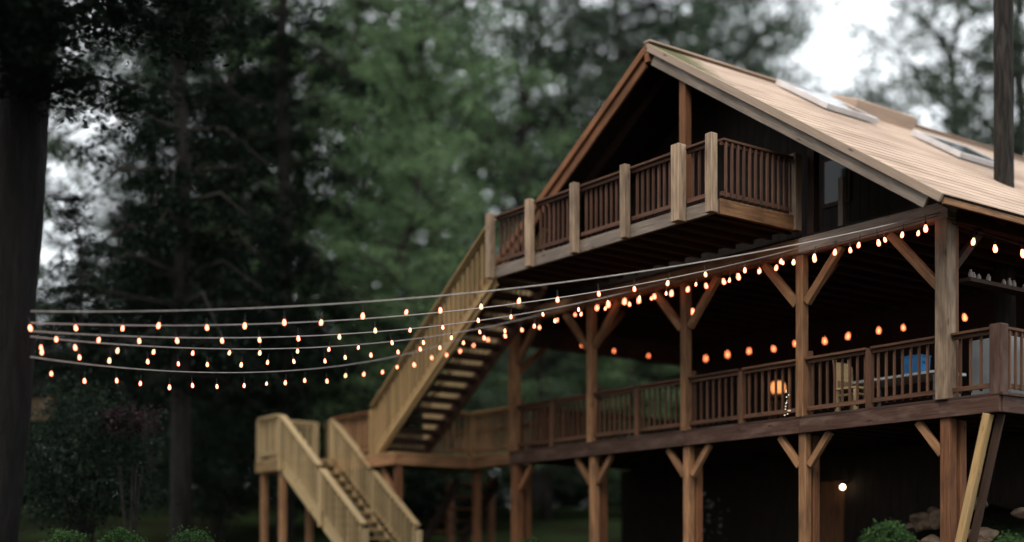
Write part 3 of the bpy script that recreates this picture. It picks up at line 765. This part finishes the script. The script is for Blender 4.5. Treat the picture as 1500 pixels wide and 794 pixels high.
def tree(x, Y, kind, var, H, wide, label, name=None, rot=None):
    p = at(x, 0, Y); z = gz(p.x, p.y)
    root = bpy.data.objects.new({'hemlock': 'hemlock_tree'}.get(kind, 'leafy_tree') if not name else name, None); COL.objects.link(root)
    root.location = (p.x, p.y, z); root.rotation_euler = (0, 0, (x * 1.37 + Y * .71) % 6.28 if rot is None else rot)
    root.scale = (wide * H / 20, wide * H / 20, H / 20)
    tag(root, label, 'tree', 'trees of the wood')
    t, c = KINDS[(kind, var)]
    link('trunk', t, root); link('crown', c, root)
TREES = [
    # x, depth, kind, variant, height, width, label
    (265, 31, 'hemlock', 1, 25, .62, 'dark hemlock whose grey trunk stands under the lit strings on the left'),
    (418, 35, 'hemlock', 0, 24, .60, 'slim dark hemlock rising behind the left landing'),
    (340, 45, 'hemlock', 1, 26, .75, 'dark hemlock farther back between the two left trunks'),
    (-30, 38, 'mid', 0, 22, .9, 'mid green tree at the left edge behind the big trunk'),
    (505, 46, 'light', 0, 22, 1.1, 'tall pale green tree between the dark left hemlocks and the upper stairs'),
    (640, 44, 'light', 1, 21, 1.15, 'pale green drooping tree just left of the roof gable'),
    (445, 52, 'mid', 1, 25, 1.1, 'green tree behind the dark left hemlocks'),
    (780, 52, 'mid', 0, 25, 1.15, 'broad green tree rising above the left roof slope'),
    (900, 58, 'hemlock', 1, 29, 1.1, 'tall dark evergreen straight behind the gable peak'),
    (1040, 56, 'mid', 1, 27, 1.2, 'green tree showing above the roof ridge right of the peak'),
    (1100, 66, 'mid', 0, 28, 1.0, 'far green tree left of the bright gap in the sky'),
    (1410, 52, 'mid', 1, 24, .95, 'thin leafy tree right of the bright sky gap'),
    (1300, 62, 'mid', 0, 19, 1.0, 'lower leafy tree whose top fills the bottom of the bright sky gap'),
    (305, 54, 'mid', 0, 28, .95, 'mid green tree behind the dark hemlock with the grey trunk'),
    (600, 37, 'light', 0, 10.5, 1.35, 'bright pale green spreading tree behind the top of the upper stairs'),
    (228, 47, 'hemlock', 1, 27, .62, 'dark hemlock bounding the bright sky flecks on the left'),
    (1490, 47, 'mid', 0, 23, 1.0, 'leafy tree behind the dark trunk at the right edge'),
    (1600, 58, 'hemlock', 0, 24, 1.0, 'dark evergreen at the right edge of the wood'),
    (190, 62, 'mid', 0, 17, 1.1, 'far lower tree under the bright sky flecks on the left'),
    (570, 66, 'hemlock', 0, 31, 1.1, 'tall dark evergreen far behind the pale green trees'),
    (-40, 58, 'hemlock', 1, 28, 1.1, 'dark evergreen far behind the left frame edge'),
    (340, 70, 'mid', 1, 30, 1.1, 'far tall tree behind the leftmost hemlocks'),
    (700, 70, 'mid', 1, 30, 1.2, 'far green tree between the pale tree and the gable'),
    (830, 74, 'mid', 0, 31, 1.2, 'far tall tree above the left rake of the roof'),
    (985, 78, 'mid', 0, 33, 1.2, 'far tall tree above the roof peak'),
    (660, 36, 'mid', 1, 7, 1.5, 'low bushy tree seen under the upper stairs'),
    (800, 40, 'mid', 0, 8, 1.5, 'low bushy tree seen through the open end of the deck'),
    (930, 41, 'light', 1, 8, 1.5, 'low leafy tree seen through the deck left of the middle post'),
    (120, 27, 'hemlock', 1, 7.5, .9, 'small drooping conifer under the strings by the big left trunk'),
    (320, 36, 'mid', 1, 7, 1.3, 'low dark tree left of the landing'),
]
for a in TREES: tree(*a)

# the big near trunk that carries the strings, and the trunk through the roof
def big_tree():
    p = at(30, 794, 17.8); g = gz(p.x, 17.8)
    root = bpy.data.objects.new('hemlock_tree', None); COL.objects.link(root); root.location = (p.x - .16, 17.8, g)
    tag(root, 'huge dark lichened trunk at the left edge carrying the light strings', 'tree')
    mb = MB(); n = 90; pts = []; rr = []
    for i in range(n):
        z = -.5 + i * .205; pts.append(Vector((-.40 + .092 * z + .05 * math.sin(z * .7), .02 * z, z))); rr.append(0.37 * (1 - z / 60) + (.12 * math.exp(-(z + .5) * 1.1)))
    mb.tube(pts, 1, 48, True, rr)
    for q in mb.bm.verts:
        a = noise.noise(Vector((q.co.x * 7, q.co.y * 7, q.co.z * 1.1))) + .6 * noise.noise(Vector((q.co.x * 19, q.co.y * 19, q.co.z * 3)))
        c = Vector((q.co.x - (-.40 + .092 * q.co.z), q.co.y - .02 * q.co.z, 0)); q.co += c * (.10 * a)
    rg = random.Random(5); cen = []; rad = []
    for j in range(66):
        z = rg.uniform(6.4, 17); a = rg.uniform(-1.9, -.45) if j % 4 else rg.uniform(0, 6.28); L = rg.uniform(2.2, 4.8) * (1 if z > 7.5 else .9)
        b = pts[min(n - 1, int((z + .5) / .205))].copy(); b.z = z
        tip = b + Vector((math.cos(a) * L, math.sin(a) * L, -.2 * L + rg.uniform(-.2, .4)))
        mb.tube([b, b.lerp(tip, .5) + Vector((0, 0, .25)), tip], .03, 5, False, [.06, .035, .01])
        for q in range(int(L / .5)):
            t = (q + 1.2) / (L / .5 + .4); c = b.lerp(tip, min(1, t)); c.z += .5 * t * (1 - t)
            cen.append(tuple(c + Vector((rg.uniform(-.35, .35), rg.uniform(-.35, .35), -.05)))); rad.append(rg.uniform(.4, .75))
    link('trunk', mb.data('trunk', M['bark_grey']), root)
    link('crown', leaf_mesh('crown', np.array(cen), np.array(rad), .14, 170, .10, M['leaf_shade_dark'], 5, .9, .3), root)
big_tree()
def roof_tree():
    s, v = 4.45, 3.72; u = RU - s * CT; b = W3(u, v, 0); g = gz(b.x, b.y)
    root = bpy.data.objects.new('pine_tree', None); COL.objects.link(root); root.location = (b.x, b.y, g)
    tag(root, 'straight dark trunk rising through the roof at the right edge', 'tree')
    pts = [Vector((.012 * math.sin(z * .6), .004 * z, z)) for z in (-.5, 3, 6, 9, 12, 15, 18, 21)]
    mb = MB().tube(pts, 1, 12, True, [.21, .18, .165, .16, .15, .14, .12, .1]); rg = random.Random(8); cen = []; rad = []
    for j in range(16):
        z = rg.uniform(15.5, 20.5); a = rg.random() * 6.28; L = rg.uniform(1, 2.6); p = Vector((0, 0, z)); tip = p + Vector((math.cos(a) * L, math.sin(a) * L, .3))
        mb.tube([p, tip], .03, 4, False, [.05, .01]); cen += [tuple(p.lerp(tip, .6)), tuple(tip)]; rad += [.6, .6]
    link('trunk', mb.data('trunk', M['bark']), root); link('crown', leaf_mesh('crown', np.array(cen), np.array(rad), .25, 90, .14, M['leaf_shade_dark'], 8), root)
roof_tree()
# far wood and added shading foliage: one mass
rg = np.random.default_rng(3)
cn = []
for k in range(1500):
    x = rg.uniform(-62, 75); y = rg.uniform(82, 104); h = 13 + 4 * math.sin(x * .21) + 3 * math.sin(x * .55 + 1)
    if x > 14: h *= .75
    cn.append((x, y, gz(x, y) + h * rg.uniform(.02, 1)))
for k in range(1300):                       # unseen foliage added left of and behind the camera to block skylight
    a = rg.uniform(2.25, 5.0); r = rg.uniform(22, 32); x, y = r * math.cos(a), 6 + r * math.sin(a)
    if y > 15: continue
    cn.append((x, y, gz(x, y) + rg.uniform(1, 21)))
fw = link('far_and_shade_wood', leaf_mesh('far_and_shade_wood', np.array(cn), rg.uniform(1.2, 2.2, len(cn)), .4, 60, .55, M['leaf_far'], 4))
tag(fw, 'dim blurred mass of far woodland closing the background, with added unseen foliage for shade', 'wood', kind='stuff')

cn = []
for k in range(2600):
    x = rg.uniform(-42, 46); y = rg.uniform(54, 64); h = 7.5 + 1.6 * math.sin(x * .33) + 1.2 * math.sin(x * .9 + 1)
    cn.append((x, y, gz(x, y) + h * rg.uniform(0, 1) ** 1.1))
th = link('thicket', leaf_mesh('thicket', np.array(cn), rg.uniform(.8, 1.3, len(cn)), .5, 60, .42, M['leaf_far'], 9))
tag(th, 'dark thicket of undergrowth closing the view between the tree trunks', 'undergrowth', kind='stuff')
# shrubs, rocks, fences
def bush(x, ytop, Y, r, label, m='box', name='round_bush', lf=.05, n=5200, cat='bush', group=None):
    p = at(x, ytop, Y); g = gz(p.x, Y); h = p.z - g; wild = name != 'round_bush'
    rgb = np.random.default_rng(int(x * 7 + Y)); d = rgb.normal(size=(n, 3)); d /= np.linalg.norm(d, axis=1)[:, None]; d[:, 2] = np.abs(d[:, 2])
    if wild: d[: n // 3, 2] *= -.55
    lump = 1 + (.3 if wild else .10) * np.sin(d[:, 0] * 7 + x) * np.cos(d[:, 1] * 6) + (.2 if wild else .05) * np.sin(d[:, 2] * 9 + d[:, 0] * 4)
    rad = np.power(rgb.uniform(.35, 1, n), .4) * lump * np.where(rgb.uniform(0, 1, n) < .14, rgb.uniform(1, 1.2, n), 1)
    low = m == 'red_leaf'; hz = (.3 if low else h * .5) if wild else min(h * .95, r * 1.15)
    c = d * rad[:, None] * np.array([r, r, hz]); c[:, 2] += ((h - .3) if low else h * .5) if wild else max(0, h - min(h, r * 1.2))
    root = bpy.data.objects.new(name, None); COL.objects.link(root); root.location = (p.x, Y, g); tag(root, label, cat, group)
    link('foliage', leaf_mesh('foliage', c, np.full(n, .12 if wild else .02), .5, 1, lf, M[m], int(x), .1), root)
    mb = MB()
    for k in range(5):
        a = k * 1.3; mb.tube([(0, 0, -.2), (math.cos(a) * r * .3, math.sin(a) * r * .3, h * .4), (math.cos(a) * r * .5, math.sin(a) * r * .5, h * .65)], .02, 5, False, [.03, .02, .008])
    link('stem', mb.data('stem', M['bark']), root)
bush(98, 777, 20.5, .40, 'leftmost small clipped round bush at the bottom left edge', group='clipped bushes at the bottom edge')
bush(177, 775, 20, .42, 'second clipped round bush from the left at the bottom edge', group='clipped bushes at the bottom edge')
bush(282, 776, 20.5, .50, 'widest of the three clipped bushes at the bottom left', group='clipped bushes at the bottom edge')
bush(1300, 764, 18.2, .38, 'bright green round bush in front of the rocks under the deck', group='clipped bushes at the bottom edge')
bush(1478, 785, 18.0, .36, 'small green bush at the bottom right corner', group='clipped bushes at the bottom edge')
bush(778, 789, 23, .28, 'pale green bush top at the bottom edge between two deck posts', group='clipped bushes at the bottom edge')
bush(1035, 722, 27.0, .38, 'pale flowering shrub behind the middle lower post', 'petal', 'flowering_shrub', .12, 45, cat='shrub')
bush(120, 580, 25, 1.2, 'dark shrub with grey green leaves under the strings beside the big left trunk', 'leaf_far', 'wild_shrub', .10, 7000, cat='shrub')
bush(190, 598, 24.2, .45, 'arching shrub with purple red leaves below the string lights at the left', 'red_leaf', 'wild_shrub', .09, 650, cat='shrub')
bush(320, 612, 33, 1.5, 'dark leafy shrub left of the pale landing', 'leaf_far', 'wild_shrub', .12, 7000, cat='shrub')
bush(560, 690, 37, 2.4, 'dark shrub far behind the platform posts', 'leaf_shade_dark', 'wild_shrub', .16, 6000, cat='shrub')
bush(660, 700, 42, 1.6, 'low dark shrub on the lawn beyond the platform', 'leaf_shade_dark', 'wild_shrub', .16, 4000, cat='shrub')

def rock(u, v, r, k):
    b = W3(u, v, 0); g = gz(b.x, b.y); bm = bmesh.new(); bmesh.ops.create_icosphere(bm, subdivisions=3, radius=r)
    sc = Vector((rnd.uniform(.9, 1.5), rnd.uniform(.8, 1.3), rnd.uniform(.55, .85)))
    for vv in bm.verts:
        n1 = noise.noise(vv.co * 2.2 / r * .5 + Vector((k * 3.1, 0, 0))); n2 = noise.noise(vv.co * 5 / r * .5 + Vector((0, k, 0)))
        vv.co = Vector((vv.co.x * sc.x, vv.co.y * sc.y, vv.co.z * sc.z)) * (1 + .35 * n1 + .12 * n2)
    me = bpy.data.meshes.new('rock'); bm.to_mesh(me); bm.free(); me.materials.append(M['rock'])
    o = link('rock', me, None, (b.x, b.y, g + r * .25), (0, 0, rnd.random() * 6))
    tag(o, 'rough brown rock in the dim pile under the right end of the deck', 'rock', 'rocks piled under the deck')
k = 0
for i in range(34):
    u = rnd.uniform(-1.6, 3.9); v = rnd.uniform(1.5, 2.85); rock(u, v, rnd.uniform(.10, .22), k); k += 1

def fence(x0, x1, ytop, ybot, Y, label, m='fence', long=False):
    a = at(x0, ybot, Y); b = at(x1, ybot, Y); h = (ybot - ytop) * Y / F
    root = bpy.data.objects.new('wooden_fence', None); COL.objects.link(root); root.location = a; tag(root, label, 'fence')
    w = b.x - a.x; mb = MB()
    for k in range(int(w / .1)): mb.box((k * .1, -.01, .0), (k * .1 + .05, .02, h - .05))
    link('slat_panel', mb.data('slats', M[m]), root)
    link('rail', MB().beam((-.05, .05, h - .03), (w + .05, .05, h - .03), .06, .07).data('rail', M[m]), root)
    link('rail', MB().beam((-.05, .05, .08), (w + .05, .05, .08), .05, .07).data('rail', M[m]), root)
    for x in (0, w):
        zz = gz(a.x + x, Y) - a.z - .3 if long else -.05
        link('post', MB().box((x - .06, .09, zz), (x + .06, .2, h + .02)).data('post', M[m]), root)
fence(30, 73, 581, 616, 31, 'small brown slatted railing far away beside the big left trunk')
fence(342, 378, 648, 672, 36, 'dim brown slatted railing far behind the pale landing')
